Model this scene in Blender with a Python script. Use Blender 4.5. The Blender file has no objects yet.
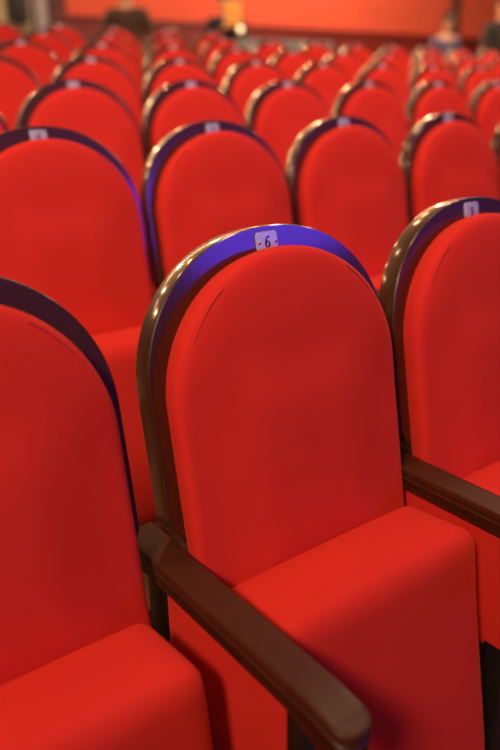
import bpy, bmesh, math, random
from mathutils import Vector, Matrix
random.seed(3)
PI = math.pi
scn = bpy.context.scene
col = scn.collection

# ------------------------------------------------------------------ materials
def mat(name, base, rough=.5, metal=0., coat=0., coat_rough=.05, sheen=0., sheen_tint=None, sheen_rough=.4, emit=None, estr=0., spec=.5):
    m = bpy.data.materials.new(name); m.use_nodes = True
    b = m.node_tree.nodes['Principled BSDF']
    b.inputs['Base Color'].default_value = (*base, 1)
    b.inputs['Roughness'].default_value = rough
    b.inputs['Metallic'].default_value = metal
    b.inputs['Coat Weight'].default_value = coat
    b.inputs['Coat Roughness'].default_value = coat_rough
    b.inputs['Sheen Weight'].default_value = sheen
    b.inputs['Sheen Roughness'].default_value = sheen_rough
    b.inputs['Specular IOR Level'].default_value = spec
    if sheen_tint: b.inputs['Sheen Tint'].default_value = (*sheen_tint, 1)
    if emit:
        b.inputs['Emission Color'].default_value = (*emit, 1)
        b.inputs['Emission Strength'].default_value = estr
    return m, b

def node(m, t, **kw):
    n = m.node_tree.nodes.new(t)
    for k, v in kw.items(): setattr(n, k, v)
    return n

def add_noise(m, b, base, other, scale, bump=0., dist=.001, vec_scale=(1, 1, 1), detail=3, bump_scale=None):
    nt = m.node_tree; L = nt.links.new
    tc = node(m, 'ShaderNodeTexCoord'); mp = node(m, 'ShaderNodeMapping')
    mp.inputs['Scale'].default_value = vec_scale
    L(tc.outputs['Object'], mp.inputs['Vector'])
    nz = node(m, 'ShaderNodeTexNoise'); nz.inputs['Scale'].default_value = scale; nz.inputs['Detail'].default_value = detail
    L(mp.outputs['Vector'], nz.inputs['Vector'])
    mx = node(m, 'ShaderNodeMix', data_type='RGBA')
    mx.inputs[6].default_value = (*base, 1); mx.inputs[7].default_value = (*other, 1)
    L(nz.outputs['Fac'], mx.inputs[0]); L(mx.outputs[2], b.inputs['Base Color'])
    if bump:
        n2 = node(m, 'ShaderNodeTexNoise'); n2.inputs['Scale'].default_value = bump_scale or scale; n2.inputs['Detail'].default_value = 2
        L(mp.outputs['Vector'], n2.inputs['Vector'])
        bp = node(m, 'ShaderNodeBump'); bp.inputs['Strength'].default_value = bump; bp.inputs['Distance'].default_value = dist
        L(n2.outputs['Fac'], bp.inputs['Height']); L(bp.outputs['Normal'], b.inputs['Normal']); L(bp.outputs['Normal'], b.inputs['Coat Normal'])

M = {}
RED = (.66, .014, .012)
M['velvet'], b = mat('red_fabric', RED, rough=.85, sheen=.35, sheen_tint=(1, .12, .07), sheen_rough=.45, spec=.08)
add_noise(M['velvet'], b, (.60, .023, .017), (.67, .028, .020), 9, bump=.35, dist=.0006, bump_scale=620)
M['piping'], b = mat('dark_red_seam', (.28, .004, .004), rough=.9)
add_noise(M['piping'], b, (.25, .004, .004), (.32, .005, .005), 60)
M['wood'], b = mat('lacquered_walnut', (.055, .016, .007), rough=.45, coat=1., coat_rough=.12, spec=.3)
add_noise(M['wood'], b, (.032, .0075, .003), (.065, .017, .006), 30, bump=.18, dist=.0006, vec_scale=(9, 1, .9), bump_scale=40)
M['armwood'], b = mat('brown_armrest_wood', (.07, .02, .008), rough=.5, coat=.08, coat_rough=.3, spec=.22)
add_noise(M['armwood'], b, (.040, .0085, .003), (.080, .018, .006), 26, bump=.12, dist=.0006, vec_scale=(9, .8, 2), bump_scale=40)
M['iron'], b = mat('black_iron', (.012, .009, .008), rough=.45, metal=.3)
add_noise(M['iron'], b, (.010, .008, .007), (.02, .014, .012), 30)
M['plate'], b = mat('pale_enamel', (.40, .39, .52), rough=.28, coat=.4)
add_noise(M['plate'], b, (.36, .35, .50), (.44, .43, .58), 80)
M['ink'], b = mat('dark_blue_ink', (.01, .012, .10), rough=.5)
M['screw'], b = mat('brass_screw', (.75, .45, .25), rough=.3, metal=1.)
M['floor'], b = mat('brown_floor_boards', (.16, .06, .025), rough=.45)
add_noise(M['floor'], b, (.12, .04, .016), (.22, .085, .035), 6, bump=.2, dist=.002, vec_scale=(.6, 8, 1))
M['wall'], b = mat('orange_red_plaster', (.66, .085, .035), rough=.85)
add_noise(M['wall'], b, (.62, .075, .030), (.70, .095, .042), 1.2, bump=.1, dist=.004, bump_scale=30)
M['dado'], b = mat('dark_red_panelling', (.16, .012, .008), rough=.6)
add_noise(M['dado'], b, (.12, .010, .006), (.22, .016, .010), 3)
M['curtain'], b = mat('pale_curtain', (.50, .40, .22), rough=.9)
add_noise(M['curtain'], b, (.44, .36, .18), (.58, .48, .30), 8)
M['jamb'], b = mat('grey_painted_jamb', (.36, .31, .33), rough=.6)
add_noise(M['jamb'], b, (.33, .28, .30), (.40, .35, .36), 6)
M['dark_post'], b = mat('dark_brown_post', (.09, .016, .010), rough=.6)
add_noise(M['dark_post'], b, (.07, .012, .008), (.11, .02, .012), 5)
M['pole'], b = mat('dark_olive_pole', (.05, .035, .02), rough=.5)
M['cloth'], b = mat('grey_cloth', (.20, .21, .22), rough=.9)
add_noise(M['cloth'], b, (.13, .14, .15), (.34, .32, .28), 3)
M['box'], b = mat('black_box', (.02, .018, .012), rough=.6)
M['skin'], b = mat('skin', (.55, .26, .16), rough=.6)
add_noise(M['skin'], b, (.52, .24, .15), (.60, .30, .19), 12)
M['hair'], b = mat('dark_hair', (.018, .010, .006), rough=.6)
add_noise(M['hair'], b, (.012, .007, .004), (.03, .016, .01), 40)
def cloth(name, c):
    m, b = mat(name, c, rough=.9, sheen=.1)
    add_noise(m, b, c, tuple(min(1, x * 1.35) for x in c), 7)
    return m
M['navy'] = cloth('navy_jacket', (.016, .013, .025))
M['brown'] = cloth('brown_coat', (.06, .026, .013))
M['blue'] = cloth('blue_grey_top', (.08, .06, .11))
M['black'] = cloth('black_coat', (.016, .010, .008))
M['trousers'] = cloth('dark_trousers', (.02, .018, .02))
M['orange'] = cloth('orange_folder', (.85, .33, .06))
M['white'] = cloth('white_shirt', (.5, .5, .62))
M['lamp'], b = mat('lit_lamp_globe', (1, .8, .5), emit=(1, .66, .36), estr=2.2)

# ------------------------------------------------------------------ object helpers
def link(name, bm, m, parent=None, smooth=True, ang=42):
    bmesh.ops.recalc_face_normals(bm, faces=bm.faces)
    me = bpy.data.meshes.new(name); bm.to_mesh(me); bm.free()
    me.materials.append(M[m])
    if smooth:
        me.polygons.foreach_set('use_smooth', [True] * len(me.polygons))
    o = bpy.data.objects.new(name, me); col.objects.link(o)
    if parent: o.parent = parent
    if smooth:
        me.set_sharp_from_angle(angle=math.radians(ang))
    return o

def tag(o, label=None, cat=None, group=None, kind=None):
    for k, v in (('label', label), ('category', cat), ('group', group), ('kind', kind)):
        if v: o[k] = v
    return o

def empty(name, loc, rz=0):
    e = bpy.data.objects.new(name, None); col.objects.link(e)
    e.empty_display_size = .1; e.location = loc; e.rotation_euler = (0, 0, rz)
    return e

def box(bm, x0, x1, y0, y1, z0, z1, bev=0., seg=2):
    t = bmesh.new()
    bmesh.ops.create_cube(t, size=1)
    for v in t.verts:
        v.co = Vector(((x0 + x1) / 2 + v.co.x * (x1 - x0), (y0 + y1) / 2 + v.co.y * (y1 - y0), (z0 + z1) / 2 + v.co.z * (z1 - z0)))
    if bev: bmesh.ops.bevel(t, geom=t.edges[:], offset=bev, segments=seg, affect='EDGES', profile=.5)
    merge(bm, t)

def merge(bm, t, f=None):
    mp = {}
    for v in t.verts: mp[v] = bm.verts.new(f(v.co) if f else v.co)
    for fc in t.faces:
        try: bm.faces.new([mp[v] for v in fc.verts])
        except ValueError: pass
    t.free()

def rbox(hx, hy, hz, r, crown=0., n=14):
    """true rounded box with gently crowned faces"""
    t = bmesh.new(); bmesh.ops.create_cube(t, size=2)
    bmesh.ops.subdivide_edges(t, edges=t.edges[:], cuts=n, use_grid_fill=True)
    H = (hx, hy, hz)
    for v in t.verts:
        c = v.co.copy(); p = []
        # concentrate grid lines near the rounded edges
        q = [math.copysign(abs(a) ** .62, a) for a in c]
        s = Vector([q[i] * H[i] for i in range(3)])
        inner = Vector([max(-(H[i] - r), min(H[i] - r, s[i])) for i in range(3)])
        d = s - inner
        out = inner + (d.normalized() * r if d.length > 1e-9 else Vector((0, 0, 0)))
        for i in range(3):
            if abs(c[i]) > .999:
                j, k = (i + 1) % 3, (i + 2) % 3
                out[i] += math.copysign(crown * (1 - q[j] ** 2) * (1 - q[k] ** 2), c[i])
        v.co = out
    return t

# panel coordinates: x, s along the reclined back (0 = top reference), n towards the sitter
TOP, REC = 1.10, math.radians(10)
cr, sr = math.cos(REC), math.sin(REC)
def PC(x, s, n): return Vector((x, s * sr - n * cr, TOP + s * cr + n * sr))

def arch(hw, top, ah, bottom, notch=None, N=48, p=2.12, r=.02):
    """outline of the arched panel, anticlockwise from bottom right, as (x, s)"""
    c = top - ah; pts = []
    side = []
    if notch:
        (s1, s2, hw2) = notch
        for i in range(7):
            t = i / 6; side.append((hw2, bottom + (s2 - bottom) * t))
        for i in range(1, 9):
            t = i / 8; side.append((hw2 + (hw - hw2) * (3 * t * t - 2 * t ** 3), s2 + (s1 - s2) * t))
        for i in range(1, 8): side.append((hw, s1 + (c - s1) * i / 8))
    else:
        for i in range(6):
            a = PI / 2 * i / 5
            side.append((hw - r + r * math.sin(a), bottom + r - r * math.cos(a)))
        for i in range(1, 14): side.append((hw, bottom + r + (c - bottom - r) * i / 14))
    pts += side
    for i in range(N + 1):
        a = PI * i / N
        pts.append((hw * math.copysign(abs(math.cos(a)) ** (2 / p), math.cos(a)), c + ah * abs(math.sin(a)) ** (2 / p)))
    pts += [(-x, s) for x, s in reversed(side)]
    return pts, c

def rings(bm, pts, med, spec):
    """closed rings of the outline shrunk towards a medial segment; spec = [(f, n)]; disp adds to n"""
    loops = []
    for f, nfun in spec:
        lp = []
        for x, s in pts:
            m = max(med[0], min(med[1], s))
            X, S = x * f, m + (s - m) * f
            lp.append(bm.verts.new(PC(X, S, nfun(X, S) if callable(nfun) else nfun)))
        loops.append(lp)
    n = len(pts)
    for a, b in zip(loops, loops[1:]):
        for i in range(n):
            bm.faces.new((a[i], a[(i + 1) % n], b[(i + 1) % n], b[i]))
    return loops

def fill_mid(bm, loop):
    n = len(loop)
    for i in range(n // 2 - 0):
        a, b2, c, d = loop[i], loop[(i + 1) % n], loop[n - 2 - i], loop[n - 1 - i]
        vs = []
        for v in (a, b2, c, d):
            if v not in vs: vs.append(v)
        if len(vs) >= 3 and i + 1 <= n - 2 - i:
            try: bm.faces.new(vs)
            except ValueError: pass

# ------------------------------------------------------------------ chair parts
HW, FT = .270, .046
def shell_mesh():
    bm = bmesh.new()
    pts, c = arch(HW, .024, .25, -.76, notch=(-.43, -.50, .232))
    e = .006
    prof = [(1 - .012, -FT), (1 - .003, -FT + .003), (1, -FT + .009), (1, -.006), (1 - .003, -.0022), (1 - .010, 0.), (1 - .05, 0.), (.80, 0.), (.6, 0.)]
    lp = rings(bm, pts, (-.50, c), prof)
    fill_mid(bm, lp[-1]); fill_mid(bm, lp[0])
    return bm

def smooth(a, b, x):
    t = max(0., min(1., (x - a) / (b - a))); return t * t * (3 - 2 * t)

def cushion_mesh():
    bm = bmesh.new()
    pts, c = arch(.2465, -.0135, .238, -.64, r=.03, p=2.02)
    def lum(x, s):
        low = smooth(-.17, -.30, s)
        return .011 * low * (1 - smooth(.085, .165, abs(x))) - .006 * low * smooth(.15, .2, abs(x))
    def N(base, k=1.): return lambda x, s: base + k * lum(x, s)
    spec = [(.985, 0.), (.994, .010), (1., .022), (.998, N(.031, .2)), (.99, N(.0375, .3)), (.972, N(.043, .4)), (.945, N(.0465, .6)), (.90, N(.0495, .8)),
            (.84, N(.052)), (.77, N(.054)), (.7, N(.055)), (.62, N(.056)), (.54, N(.057)), (.46, N(.0575)), (.38, N(.058)), (.28, N(.058)), (.18, N(.058)), (.08, N(.058)), (0.004, N(.058))]
    lp = rings(bm, pts, (-.44, c), spec)
    fill_mid(bm, lp[-1])
    bmesh.ops.remove_doubles(bm, verts=bm.verts[:], dist=.0003)
    return bm

def tube(bm, path, r, k=6):
    prev = None
    for i, p in enumerate(path):
        d = (path[min(i + 1, len(path) - 1)] - path[max(i - 1, 0)]).normalized()
        u = d.orthogonal().normalized() if prev is None else (prev - d * prev.dot(d)).normalized()
        prev = u; w = d.cross(u)
        ring = [bm.verts.new(p + (u * math.cos(2 * PI * j / k) + w * math.sin(2 * PI * j / k)) * r) for j in range(k)]
        if i:
            for j in range(k): bm.faces.new((last[j], last[(j + 1) % k], ring[(j + 1) % k], ring[j]))
        else: bm.faces.new(ring)
        last = ring
    bm.faces.new(last)

def seam_mesh(sg):
    bm = bmesh.new()
    if True:
        path = []
        for i in range(25):
            a = math.radians(16 + 38 * i / 24)      # just inside the arch of the cushion
            x, s = .234 * math.cos(a) ** .97, -.2425 + .217 * math.sin(a) ** .97
            path.append(PC(sg * x * .965, s, .0458))
        tube(bm, path, .0013)
    return bm

def seat_mesh():
    t = rbox(.231, .090, .250, .032, crown=.007)
    bm = bmesh.new()
    def f(co):
        z = co.z + .333
        y = co.y - .240 + (z - .565) * .15 - .020 * smooth(.5, .1, z) * (1 if co.y > 0 else .4)
        x = co.x
        z += .10 * (-(co.y)) * smooth(.45, .56, z)          # ledge lifts a touch to the front
        return Vector((x, y, z))
    merge(bm, t, f)
    return bm

def arm_mesh():
    """long arm with moulded sides, rounded nose that turns down"""
    bm = bmesh.new()
    hw = .030; y0, y1 = .022, -.535
    outline = [(-hw, y0), ]
    prof = [(-.012, -.050), (-.007, -.050), (-.004, -.047), (-.004, -.030), (-.0015, -.027), (-.0015, -.023), (-.0045, -.020), (-.0045, -.0165), (0, -.013), (0, -.0035), (-.0012, -.001), (-.0035, 0), (-.012, 0)]
    # plan outline: back right -> nose -> back left
    pl = []
    for i in range(13): pl.append((hw, y0 + (y1 + hw * 1.0 - y0) * i / 12))
    for i in range(1, 16):
        a = PI * i / 16; pl.append((hw * math.copysign(abs(math.cos(a)) ** .8, math.cos(a)), y1 + hw - hw * 1.0 * abs(math.sin(a)) ** .8))
    for i in range(13): pl.append((-hw, y1 + hw + (y0 - y1 - hw) * i / 12))
    cx = lambda x, y: (0, max(y, y1 + hw) if y < y0 - .01 else y)
    loops = []
    for off, dz in prof:
        lp = []
        for x, y in pl:
            mx, my = cx(x, y); d = Vector((x - mx, y - my)); L = d.length or 1
            q = Vector((mx, my)) + d * ((L + off) / L)
            drop = .010 * smooth(y1 + .055, y1, q.y)
            low = .018 * smooth(y1 + .13, y1 + .03, q.y) if dz < -.04 else 0
            z = .623 + dz - drop - low
            lp.append(bm.verts.new((q.x, q.y, z)))
        loops.append(lp)
    n = len(pl)
    for a, b in zip(loops, loops[1:]):
        for i in range(n - 1): bm.faces.new((a[i], a[i + 1], b[i + 1], b[i]))
        bm.faces.new((a[n - 1], a[0], b[0], b[n - 1]))
    for lp in (loops[0], loops[-1]):
        for i in range(n // 2):
            a, b2, c, d = lp[i], lp[i + 1], lp[n - 2 - i], lp[n - 1 - i]
            vs = []
            for v in (a, b2, c, d):
                if v not in vs: vs.append(v)
            if len(vs) >= 3:
                try: bm.faces.new(vs)
                except ValueError: pass
    return bm

def six_mesh():
    """old style numeral 6 as a raised stroke of varying width"""
    bm = bmesh.new()
    def ribbon(path, closed):
        n = len(path); L = []; R = []
        for i, (x, y, w) in enumerate(path):
            a = path[(i - 1) % n if closed else max(i - 1, 0)]; b = path[(i + 1) % n if closed else min(i + 1, n - 1)]
            d = Vector((b[0] - a[0], b[1] - a[1])).normalized(); nn = Vector((-d.y, d.x)) * w / 2
            L.append((x + nn.x, y + nn.y)); R.append((x - nn.x, y - nn.y))
        for h0 in (0,):
            vl = [bm.verts.new(PC(x, y, .0034)) for x, y in L]; vr = [bm.verts.new(PC(x, y, .0034)) for x, y in R]
            for i in range(n if closed else n - 1):
                j = (i + 1) % n; bm.faces.new((vl[i], vl[j], vr[j], vr[i]))
    cy = -.0085
    bowl = [(.0040 * math.cos(a), cy + .0052 * math.sin(a), .0012 + .0022 * abs(math.cos(a))) for a in [2 * PI * i / 28 for i in range(28)]]
    ribbon(bowl, True)
    stem = [(-.0040 + .0078 * (1 - math.cos(i / 15 * PI / 2)), cy + .0135 * math.sin(i / 15 * PI / 2), .0034 - .0020 * i / 15) for i in range(16)]
    ribbon(stem, False)
    tip = [(.0040 + .0008 * math.cos(a), cy + .0118 + .0008 * math.sin(a), .0014) for a in [2 * PI * i / 12 for i in range(12)]]
    ribbon(tip, True)
    r = bmesh.ops.extrude_face_region(bm, geom=bm.faces[:])
    for v in [g for g in r['geom'] if isinstance(g, bmesh.types.BMVert)]: v.co -= Vector((0, -cr, sr)) * .0008
    return bm

def digit_mesh(ch):
    cu = bpy.data.curves.new('digit', 'FONT'); cu.body = ch; cu.size = .024; cu.align_x = 'CENTER'; cu.extrude = .0004; cu.offset = .0006
    o = bpy.data.objects.new('digit_src', cu); col.objects.link(o)
    dg = bpy.context.evaluated_depsgraph_get()
    me = bpy.data.meshes.new_from_object(o.evaluated_get(dg))
    bm = bmesh.new(); bm.from_mesh(me)
    bpy.data.objects.remove(o); bpy.data.curves.remove(cu); bpy.data.meshes.remove(me)
    for v in bm.verts: v.co = PC(v.co.x, v.co.y - .0145, .0030 + v.co.z)
    return bm

def plate_mesh():
    bm = bmesh.new()
    w, h, s0 = .0235, .0165, -.0035
    pts = []
    k = 4
    for cxx, cyy, a0 in ((w, h, 0), (-w, h, 90), (-w, -h, 180), (w, -h, 270)):
        for i in range(k + 1):
            a = math.radians(a0 + 90 * i / k); r = .007
            pts.append((cxx - math.copysign(r, cxx) + r * math.cos(a), s0 + cyy - math.copysign(r, cyy) + r * math.sin(a)))
    L = []
    for f, n in ((1, -.0005), (1, .0018), (.97, .0026), (.9, .0028)):
        L.append([bm.verts.new(PC(x * f, s0 + (s - s0) * f, n)) for x, s in pts])
    n = len(pts)
    for a, b in zip(L, L[1:]):
        for i in range(n): bm.faces.new((a[i], a[(i + 1) % n], b[(i + 1) % n], b[i]))
    bm.faces.new(L[-1]); bm.faces.new(L[0])
    return bm

def dome(bm, fn, r, h, k=10):
    prev = None
    for rr, hh in ((1, 0), (.9, .5), (.6, .85), (.2, 1)):
        ring = [bm.verts.new(fn(r * rr * math.cos(2 * PI * i / k), r * rr * math.sin(2 * PI * i / k), h * hh)) for i in range(k)]
        if prev:
            for i in range(k): bm.faces.new((prev[i], prev[(i + 1) % k], ring[(i + 1) % k], ring[i]))
        prev = ring
    bm.faces.new(prev)

# ------------------------------------------------------------------ prototype chair (origin on the floor under its top)
ARM_X = -.28
def make_chair():
    root = empty('theatre_chair', (0, 0, 0))
    sh = link('back_shell', shell_mesh(), 'wood', root, ang=19)
    link('backrest_cushion', cushion_mesh(), 'velvet', root)
    cu = root.children[-1]
    link('seam', seam_mesh(-1), 'piping', cu); link('seam', seam_mesh(1), 'piping', cu)
    link('seat_cushion', seat_mesh(), 'velvet', root)
    # hinge bracket between seat and stand
    for sg in (-1, 1):
        bm = bmesh.new(); box(bm, sg * .248 - .014, sg * .248 + .014, -.27, -.16, .30, .34, .006)
        link('seat_hinge', bm, 'iron', root)
    # the shared arm on the image-left side, carried by an upholstered panel on an iron stand
    a = link('armrest', arm_mesh(), 'armwood', root)
    a.location.x = ARM_X
    t = rbox(.0155, .160, .135, .010, crown=.002, n=8); bm = bmesh.new()
    merge(bm, t, lambda c: Vector((c.x, c.y - .252 - .02 * (c.z < 0) * 0, c.z + .452 - .14 * (-(c.y)) * smooth(.05, -.12, c.z))))
    p = link('side_panel', bm, 'velvet', root); p.location.x = ARM_X
    bm = bmesh.new()
    box(bm, -.017, .017, -.385, -.335, 0.012, .335, .004)
    box(bm, -.013, .013, -.440, -.400, .33, .575, .005)
    box(bm, -.013, .013, -.440, -.330, .29, .335, .005)
    box(bm, -.017, .017, -.345, -.09, .285, .325, .004)
    box(bm, -.022, .022, -.43, -.14, 0.0, .016, .004)
    box(bm, -.012, .012, -.096, -.025, .285, .575, .004)
    box(bm, -.017, .017, -.20, -.16, 0.012, .33, .004)
    s = link('stand', bm, 'iron', root); s.location.x = ARM_X
    # number plate screwed to the head of the shell
    pl = link('number_plate', plate_mesh(), 'plate', root); pl.location.x = -.004
    for sg in (-1, 1):
        bm = bmesh.new()
        dome(bm, lambda x, y, z, sg=sg: PC(sg * .0175 + x, -.0055 + y, .0026 + z), .0032, .0020)
        link('screw', bm, 'screw', pl)
    return root, pl

CHAIR, PLATE = make_chair()
SIX = six_mesh(); me6 = bpy.data.meshes.new('digit_six'); SIX.to_mesh(me6); SIX.free(); me6.materials.append(M['ink'])
digits = {'6': me6}
for ch in '543':
    b_ = digit_mesh(ch); me_ = bpy.data.meshes.new('digit_mesh_' + ch); b_.to_mesh(me_); b_.free(); me_.materials.append(M['ink']); digits[ch] = me_

def copy_tree(o, parent=None):
    c = o.copy(); col.objects.link(c)
    if parent: c.parent = parent
    for ch in [k for k in o.children]: copy_tree(ch, c)
    return c

# ------------------------------------------------------------------ camera
cam_d = bpy.data.cameras.new('camera'); cam = bpy.data.objects.new('camera', cam_d); col.objects.link(cam); scn.camera = cam
yaw, pitch, roll = (math.radians(v) for v in (36.6714, 20.5255, -.9114))
CP = Vector((-.7837, -.9944, 1.3233))
F = Vector((math.sin(yaw) * math.cos(pitch), math.cos(yaw) * math.cos(pitch), -math.sin(pitch)))
Rt = Vector((math.cos(yaw), -math.sin(yaw), 0)); U = Rt.cross(F)
R2 = Rt * math.cos(roll) + U * math.sin(roll); U2 = U * math.cos(roll) - Rt * math.sin(roll)
cam.matrix_world = Matrix(((R2.x, U2.x, -F.x, CP.x), (R2.y, U2.y, -F.y, CP.y), (R2.z, U2.z, -F.z, CP.z), (0, 0, 0, 1)))
cam_d.sensor_fit = 'VERTICAL'; cam_d.sensor_height = 36; cam_d.sensor_width = 24; cam_d.lens = 732.3 * 36 / 750
cam_d.clip_start = .05; cam_d.clip_end = 60
cam_d.dof.use_dof = True; cam_d.dof.focus_distance = 1.27; cam_d.dof.aperture_fstop = 1.55
def px(P):
    v = Vector(P) - CP; z = v.dot(F)
    return 250 + 732.3 * v.dot(R2) / z, 375 - 732.3 * v.dot(U2) / z
def ray(x, y): return F * 732.3 + R2 * (x - 250) - U2 * (y - 375)
def at(x, y, Y):
    d = ray(x, y); return CP + d * ((Y - CP.y) / d.y)

# ------------------------------------------------------------------ rows of chairs
S, D, RISE = .56, .98, .1465
row_names = ['front row', 'second row', 'third row', 'fourth row', 'fifth row', 'sixth row', 'last row']
ords = ['first', 'second', 'third', 'fourth', 'fifth', 'sixth', 'seventh', 'eighth', 'ninth', 'tenth', 'eleventh', 'twelfth', 'thirteenth', 'fourteenth']
first = True
for j in range(7):
    vis = []
    for k in range(-2, 18):
        if j == 0 and k not in (-1, 0, 1): continue
        x = k * S if not (j == 0 and k == -1) else -.583
        xs = [px((x + sx * .27, D * j - .05, z + RISE * j))[0] for sx in (-1, 1) for z in (.75, 1.0)]
        if max(xs) > 2 and min(xs) < (498 if j < 6 else 222): vis.append((k, x))
    for i, (k, x) in enumerate(vis):
        if first: c = CHAIR; first = False
        else: c = copy_tree(CHAIR)
        c.location = (x, D * j + ((.018 if k == -1 else 0) if j == 0 else random.uniform(-.006, .006)), RISE * j)
        if j: c.rotation_euler.z = random.uniform(-.006, .006)
        c['category'] = 'chair'; c['group'] = 'theatre chairs in the ' + row_names[j]
        if j == 0:
            c['label'] = {-1: 'red folding theatre chair cut off at the lower left corner, nearest the viewer',
                          0: 'red folding theatre chair in the centre foreground with number plate 6 in sharp focus',
                          1: 'red folding theatre chair of the front row cut off by the right edge'}[k]
        else:
            c['label'] = 'red folding theatre chair, %s from the left in the %s' % (ords[i], row_names[j] + (' from the viewer' if j < 6 else ' at far left'))
        if j == 0: last_tree = c
        dg = {0: {0: '6', 1: '5'}, 1: {0: '6', 1: '5', 2: '4', 3: '3'}}.get(j, {}).get(k)
        c['_d'] = dg or ''
# digits on the plates that are large enough to carry one in view (added after copying)
for o in [o for o in col.objects if o.type == 'EMPTY' and '_d' in o]:
    dgt = o['_d']; del o['_d']
    if not dgt: continue
    pl = [c for c in o.children if c.name.startswith('number_plate')][0]
    d = bpy.data.objects.new('digit', digits[dgt]); col.objects.link(d); d.parent = pl
for me_ in list(digits.values()):
    if me_.users == 0: bpy.data.meshes.remove(me_)

# ------------------------------------------------------------------ floor, walls
TZ = RISE * 6                                     # level of the last row and the walkway behind it
WY = 9.0
bm = bmesh.new()
prof = [(-3.2, 0)]
for j in range(1, 7):
    y = D * j - .62
    prof += [(y, RISE * (j - 1)), (y, RISE * j)]
prof += [(WY + .2, TZ)]
full = prof + [(WY + .2, -.3), (-3.2, -.3)]
for X in (-3.0, 13.5):
    pass
a = [bm.verts.new((-3.0, y, z)) for y, z in full]; b_ = [bm.verts.new((13.5, y, z)) for y, z in full]
n = len(full)
for i in range(n): bm.faces.new((a[i], a[(i + 1) % n], b_[(i + 1) % n], b_[i]))
bm.faces.new(a); bm.faces.new(b_)
tag(link('floor', bm, 'floor', smooth=False), 'brown wooden floor rising in shallow tiers under the rows', kind='structure')

wl = at(50, 10, WY); 
bm = bmesh.new(); box(bm, at(52, 10, WY).x, 13.5, WY, WY + .2, TZ, 5.6)
tag(link('wall_back', bm, 'wall', smooth=False), 'orange red wall behind the last row', kind='structure')
# dark red panelling along the foot of the wall with a slightly scalloped capping
dz = at(290, 27, WY - .06).z
bm = bmesh.new(); box(bm, at(52, 10, WY).x, 13.4, WY - .06, WY, TZ, dz - .05, .01)
tag(link('baseboard_back', bm, 'dado', smooth=False), 'dark red panelling along the foot of the orange wall', kind='structure')
bm = bmesh.new(); box(bm, at(52, 10, WY).x, 13.4, WY - .09, WY, dz - .05, dz, .015)
tag(link('trim_1', bm, 'dado', smooth=False), 'dark red capping rail of the wall panelling', kind='structure')
# dark post and lighter jamb, pale curtain in the opening at the left
xa, xb = at(46, 10, WY).x, at(62, 10, WY).x
bm = bmesh.new(); box(bm, xa, xb, WY - .14, WY + .2, TZ, 5.6, .02)
tag(link('trim_2', bm, 'dark_post', smooth=False), 'dark red brown post at the left end of the orange wall', kind='structure')
xc, xd = at(33, 10, WY).x, at(46, 10, WY).x
bm = bmesh.new(); box(bm, xc, xd - .005, WY - .10, WY + .2, TZ, 5.6, .02)
tag(link('trim_3', bm, 'jamb', smooth=False), 'pale grey door jamb beside the pale curtain', kind='structure')
bm = bmesh.new()
nx = 90; x0, x1 = -2.2, xc - .02
prev = None
for i in range(nx + 1):
    x = x0 + (x1 - x0) * i / nx; y = WY + .02 + .05 * math.sin(i * .9) + .015 * math.sin(i * 2.3)
    cur = [bm.verts.new((x, y, z)) for z in (TZ + .02, 5.4)] + [bm.verts.new((x, y + .012, z)) for z in (5.4, TZ + .02)]
    if prev:
        for q in range(4): bm.faces.new((prev[q], prev[(q + 1) % 4], cur[(q + 1) % 4], cur[q]))
    else: bm.faces.new(cur)
    prev = cur
bm.faces.new(prev)
tag(link('curtain', bm, 'curtain'), 'pale beige curtain hanging in the opening at the top left corner', 'curtain')
# dark boxy object in front of the curtain
pb = at(17, 8, WY - .25)
e = empty('loudspeaker', (pb.x, pb.y, TZ)); tag(e, 'dark boxy loudspeaker on a pole before the pale curtain', 'loudspeaker')
bm = bmesh.new(); box(bm, -.11, .11, -.10, .10, pb.z - TZ - .17, pb.z - TZ + .3, .02); link('cabinet', bm, 'box', e)
bm = bmesh.new(); box(bm, -.02, .02, -.02, .02, .02, pb.z - TZ - .16, .005); link('pole', bm, 'iron', e)
bm = bmesh.new(); box(bm, -.2, .2, -.2, .2, 0, .025, .008); link('base', bm, 'iron', e)
# slim dark pole by the wall on the right
pp = at(456, 10, WY - .2)
bm = bmesh.new(); box(bm, pp.x - .055, pp.x + .055, WY - .26, WY - .15, TZ, 5.5, .02)
tag(link('trim_4', bm, 'pole', smooth=False), 'slim dark upright against the orange wall at right', kind='structure')

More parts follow.
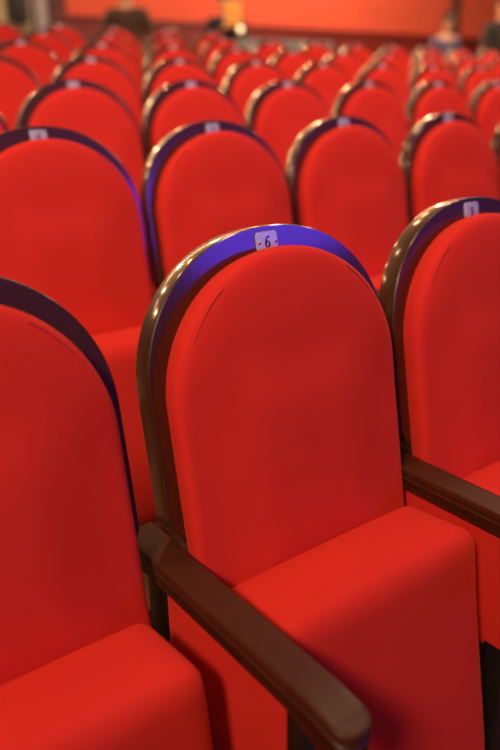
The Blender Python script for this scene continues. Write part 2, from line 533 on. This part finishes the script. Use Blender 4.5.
# long table under a grey cloth behind the last row
YT = 5.95
l, r_ = at(244, 44, YT), at(335, 44, YT); top = at(285, 40, YT).z
hz = top - TZ; wdt = r_.x - l.x
e = empty('covered_table', ((l.x + r_.x) / 2, YT + .3, TZ)); tag(e, 'long table under a grey cloth beside the short last row', 'table')
bm = bmesh.new(); box(bm, -wdt / 2 + .04, wdt / 2 - .04, -.28, .28, hz - .045, hz - .012, .004); link('tabletop', bm, 'dark_post', e)
for sx in (-1, 1):
    for sy in (-1, 1):
        bm = bmesh.new(); box(bm, sx * (wdt / 2 - .1) - .025, sx * (wdt / 2 - .1) + .025, sy * .22 - .025, sy * .22 + .025, 0, hz - .045, .004); link('leg', bm, 'dark_post', e)
bm = bmesh.new()
N = 160; rings_ = []
for f, z in ((0.0, hz), (.9, hz), (.985, hz - .002), (1., hz - .015), (1.0, hz - .2), (1.01, hz - .4), (1.02, max(.03, hz - .75))):
    rg = []
    for i in range(N):
        a_ = 2 * PI * i / N; c_, s_ = math.cos(a_), math.sin(a_)
        X = (wdt / 2) * math.copysign(abs(c_) ** .16, c_); Y = .31 * math.copysign(abs(s_) ** .16, s_)
        w = 1 + (.03 * math.sin(i * .8) * max(0, (hz - z)) * 1.6)
        rg.append(bm.verts.new((X * f * (1 + (w - 1) * .25), Y * f * w, z)))
    if rings_:
        for i in range(N): bm.faces.new((rings_[-1][i], rings_[-1][(i + 1) % N], rg[(i + 1) % N], rg[i]))
    rings_.append(rg)
bmesh.ops.remove_doubles(bm, verts=bm.verts[:], dist=.0005)
o = link('tablecloth', bm, 'cloth'); o.location = e.location; tag(o, 'grey cloth draped over the long table beside the short last row', 'tablecloth')
# small round glowing lamp on the table's left end
pl_ = at(237, 30, YT + .15); 
e = empty('table_lamp', (pl_.x + .12, YT + .25, TZ + hz)); tag(e, 'small round glowing lamp at the left end of the grey covered table', 'lamp')
gz = pl_.z - TZ - hz + .02
bm = bmesh.new(); box(bm, -.05, .05, -.05, .05, 0, .02, .006); link('lamp_base', bm, 'iron', e)
bm = bmesh.new(); box(bm, -.01, .01, -.01, .01, .018, max(.05, gz - .02), .002); link('lamp_stem', bm, 'iron', e)
bm = bmesh.new(); bmesh.ops.create_uvsphere(bm, u_segments=20, v_segments=12, radius=.034)
for v in bm.verts: v.co.z += gz
link('lamp_globe', bm, 'lamp', e)

# ------------------------------------------------------------------ people (far, in the walkway)
def skin_obj(name, pts, edges, m, parent, sub=2):
    me = bpy.data.meshes.new(name); me.from_pydata([p[0] for p in pts], edges, []); me.update()
    o = bpy.data.objects.new(name, me); col.objects.link(o)
    md = o.modifiers.new('skin', 'SKIN'); md.use_smooth_shade = True
    for i, v in enumerate(me.skin_vertices[0].data):
        r = pts[i][1]; v.radius = r if isinstance(r, tuple) else (r, r); v.use_root = (i == 0)
    sb = o.modifiers.new('sub', 'SUBSURF'); sb.levels = sub; sb.render_levels = sub
    dg = bpy.context.evaluated_depsgraph_get()
    me2 = bpy.data.meshes.new_from_object(o.evaluated_get(dg)); me2.name = name
    bpy.data.objects.remove(o); bpy.data.meshes.remove(me)
    me2.materials.clear(); me2.materials.append(M[m])
    me2.polygons.foreach_set('use_smooth', [True] * len(me2.polygons))
    o = bpy.data.objects.new(name, me2); col.objects.link(o)
    if parent: o.parent = parent
    return o

def person(x, y, z, h, rz, label, top, arms, hair_long=False, lean=0., extra=None):
    """a standing figure facing local -y; arms = [(elbow, wrist)] right then left, in units of h"""
    r = empty('person', (x, y, z), rz); tag(r, label, 'person')
    k = h
    def V(a, b, c): return Vector((a * k, (b - lean * max(0, c - .5)) * k, c * k))
    P = []; E = []
    def add(v, rad, par=None):
        P.append((v, rad if isinstance(rad, tuple) else rad * k) if not isinstance(rad, tuple) else (v, (rad[0] * k, rad[1] * k)))
        if par is not None: E.append((par, len(P) - 1))
        return len(P) - 1
    pel = add(V(0, 0, .52), (.085, .062))
    wst = add(V(0, 0, .60), (.075, .055), pel); ch = add(V(0, 0, .72), (.090, .062), wst)
    sh_ = add(V(0, 0, .80), (.060, .045), ch); nk = add(V(0, 0, .845), .030, sh_); 
    hd0 = add(V(0, -.006, .875), .040, nk); hd1 = add(V(0, -.008, .93), (.045, .054), hd0); hd2 = add(V(0, -.004, .968), (.036, .042), hd1)
    nose = add(V(0, -.062, .925), .008, hd1)
    ears = [add(V(s * .047, .0, .93), .010, hd1) for s in (-1, 1)]
    hands = []
    for s, (el, wr) in zip((-1, 1), arms):
        a0 = add(V(s * .105, 0, .795), .036, sh_); a1 = add(V(*el), .026, a0); a2 = add(V(*wr), .016, a1)
        d = (P[a2][0] - P[a1][0]).normalized()
        side = d.cross(Vector((0, 0, 1))).normalized() if abs(d.z) < .95 else Vector((1, 0, 0))
        palm = add(P[a2][0] + d * .045 * k, (.020, .012), a2)
        for fi, ln in zip((-1.5, -.5, .5, 1.5), (.034, .042, .044, .036)):
            b0 = P[palm][0] + d * .012 * k + side * fi * .0095 * k
            f0 = add(b0 + d * ln * .5 * k, .0050, palm)
            add(b0 + d * ln * k + Vector((0, 0, -.008 * k)), .0044, f0)
        t0 = add(P[a2][0] + d * .028 * k + side * -.024 * k, .0058, palm); add(P[t0][0] + d * .018 * k - side * .006 * k, .005, t0)
        hands.append(P[palm][0].copy())
    for s in (-1, 1):
        l0 = add(V(s * .052, 0, .48), .056, pel); l1 = add(V(s * .055, -.005, .275), .036, l0); l2 = add(V(s * .055, .01, .05), .022, l1)
        l3 = add(V(s * .06, -.03, .020), .019, l2); add(V(s * .065, -.085, .015), .015, l3)
    body = skin_obj('body', P, E, 'skin', r)
    # clothing follows the body
    Q = []; G = []
    def q(v, rad, par=None):
        Q.append((v, (rad[0] * k, rad[1] * k) if isinstance(rad, tuple) else rad * k))
        if par is not None: G.append((par, len(Q) - 1))
        return len(Q) - 1
    c0 = q(V(0, 0, .50), (.098, .074)); c1 = q(V(0, 0, .60), (.088, .068), c0); c2 = q(V(0, 0, .72), (.102, .074), c1); c3 = q(V(0, 0, .80), (.078, .056), c2)
    q(V(0, 0, .835), .040, c3)
    for s, (el, wr) in zip((-1, 1), arms):
        s0 = q(V(s * .108, 0, .79), .046, c3); s1 = q(V(*el), .035, s0); w = V(*wr); q(w + (Q[s1][0] - w) * .08, .025, s1)
    skin_obj('jacket', Q, G, top, r)
    Q.clear(); G.clear()
    t0 = q(V(0, 0, .52), (.090, .068))
    for s in (-1, 1):
        u0 = q(V(s * .052, 0, .46), .064, t0); u1 = q(V(s * .055, -.005, .275), .046, u0); q(V(s * .055, .008, .06), .034, u1)
    skin_obj('trousers', Q, G, 'trousers', r)
    Q.clear(); G.clear()
    h0 = q(V(0, .010, .968), (.046, .052)); q(V(0, -.022, .984), .034, h0); h1 = q(V(0, .028, .94), (.046, .036), h0); h2 = q(V(0, .034, .90), (.044, .026), h1)
    if hair_long: h3 = q(V(0, .045, .84), (.050, .028), h2); q(V(0, .05, .78), (.044, .022), h3)
    skin_obj('hair', Q, G, 'hair', r)
    # eyes and mouth
    for s in (-1, 1):
        bm = bmesh.new(); bmesh.ops.create_uvsphere(bm, u_segments=8, v_segments=6, radius=.006 * k)
        for v in bm.verts: v.co += V(s * .018, -.056, .937)
        link('eye', bm, 'hair', r)
    bm = bmesh.new(); bmesh.ops.create_uvsphere(bm, u_segments=8, v_segments=6, radius=.010 * k)
    for v in bm.verts: v.co.z *= .35; v.co += V(0, -.053, .898)
    link('mouth', bm, 'dark_post', r)
    if extra: extra(r, k, V)
    return r, hands

PY = 7.25
def foot(pxx, Y): return at(pxx, 15, Y).x
relaxed = [((-.135, .01, .63), (-.14, -.03, .50)), ((.135, .01, .63), (.14, -.03, .50))]
hold = [((-.135, -.01, .64), (-.04, -.13, .745)), ((.135, -.01, .64), (.065, -.13, .79))]
def shirt(r, k, V):
    bm = bmesh.new(); box(bm, -.028 * k, .028 * k, -.084 * k, -.070 * k, .74 * k, .82 * k, .005)
    link('shirt_front', bm, 'white', r)
yaw_to = lambda X, Y: math.atan2(CP.x - X, -(CP.y - Y)) * 1.0
X = foot(226, PY)
pA, hA = person(X, PY, TZ, 1.73, -.45, 'person in a dark navy jacket holding an orange folder, standing left of centre', 'navy', hold, extra=shirt)
bm = bmesh.new(); box(bm, -.10, .10, -.012, .012, -.14, .14, .004)
fo = link('folder', bm, 'orange'); 
mA = Matrix.Translation((X, PY, TZ)) @ Matrix.Rotation(-.45, 4, 'Z')
fo.matrix_world = mA @ Matrix.Translation(Vector((.02 * 1.73, -.178 * 1.73, .825 * 1.73))) @ Matrix.Rotation(-.25, 4, 'X')
tag(fo, 'orange folder held up by the person in the navy jacket', 'folder')
X = foot(127, PY)
person(X, PY, TZ, 1.76, PI - .5, 'person in a dark brown coat with back turned, standing left near the wall', 'brown', [((-.15, .0, .64), (-.12, -.10, .56)), ((.15, .0, .64), (.12, -.10, .56))])
X = foot(446, 7.5)
person(X, 7.5, TZ, 1.66, -.5, 'person with long dark hair and blue grey top behind the last row at right', 'blue', [((-.16, -.03, .66), (-.20, -.12, .57)), ((.135, .01, .63), (.14, -.03, .50))], hair_long=True, lean=.15)
X = foot(503, 6.4)
person(X, 6.4, TZ, 1.82, -.6, 'person in a black coat cut off by the right edge of the photo', 'black', [((-.15, -.03, .64), (-.19, -.12, .58)), ((.135, .01, .63), (.14, -.03, .50))])

# ------------------------------------------------------------------ light
def area(name, loc, target, size, power, color, sy=None, shape='RECTANGLE', spread=None):
    d = bpy.data.lights.new(name, 'AREA'); d.shape = shape; d.size = size
    if sy: d.size_y = sy
    d.energy = power; d.color = color
    if spread: d.spread = math.radians(spread)
    o = bpy.data.objects.new(name, d); col.objects.link(o)
    o.location = loc; o.rotation_euler = (Vector(target) - Vector(loc)).to_track_quat('-Z', 'Y').to_euler()
    return o
WARM = (1, .74, .50)
for (x, y, p) in ((-.4, -.9, 22), (1.6, .5, 84), (4.4, 1.6, 165), (8.2, 3.4, 210)):
    area('hall_ceiling_light', (x, y, 5.4), (x + 1.2, y + 1.4, 0), 1.1, p, WARM, 1.1)
area('front_fill', (-4.4, -2.6, 5.2), (3.0, 3.6, .9), 1.0, 118, WARM, 1.0, spread=80)  # added fill from the front left, source unseen
# unseen strip and lamps added for the hot reflections on the lacquered rims
area('rim_highlight_strip', (3.0, 8.6, 4.0), (2.0, 0, 1.0), 15.0, 150, (1, .52, .24), .22)
for i in range(6):
    x = -4.2 + 2.6 * i
    area('rim_highlight_lamp', (x, 8.5, 4.1 + .25 * (i % 2)), (x - 1.5, 0, 1.0), .34, 60, (1, .54, .25), shape='DISK')
for (x, y) in ((-1.1, 5.8), (3.0, 5.8), (5.2, 7.0), (.8, 7.9), (6.8, 6.0)):
    area('ceiling_lamp', (x, y, 5.3), (x - 1, y - 4, 0), .34, 22, (1, .54, .25), shape='DISK')
area('wall_wash', (7.5, 6.4, 5.2), (8.0, 9.0, 2.6), 2.0, 200, WARM, .6)
area('wall_wash_left', (2.6, 7.2, 5.0), (3.0, 9.0, 3.0), 1.0, 25, WARM, .5)
# blue stage lighting behind the camera
area('stage_light_blue', (3.3, -4.2, 1.9), (.1, 0, 1.15), 1.6, 50, (.11, .05, 1), .9)
area('stage_wash_blue', (4.0, -5.5, 3.2), (1.5, 1, 1.1), 9.0, 18, (.16, .06, 1), 3.0)
w = bpy.data.worlds.new('world'); scn.world = w; w.use_nodes = True
w.node_tree.nodes['Background'].inputs[0].default_value = (1, .60, .42, 1)
w.node_tree.nodes['Background'].inputs[1].default_value = .03

scn.view_settings.view_transform = 'Standard'; scn.view_settings.look = 'None'
scn.view_settings.exposure = 0; scn.view_settings.gamma = 1
scn.cycles.use_denoising = True
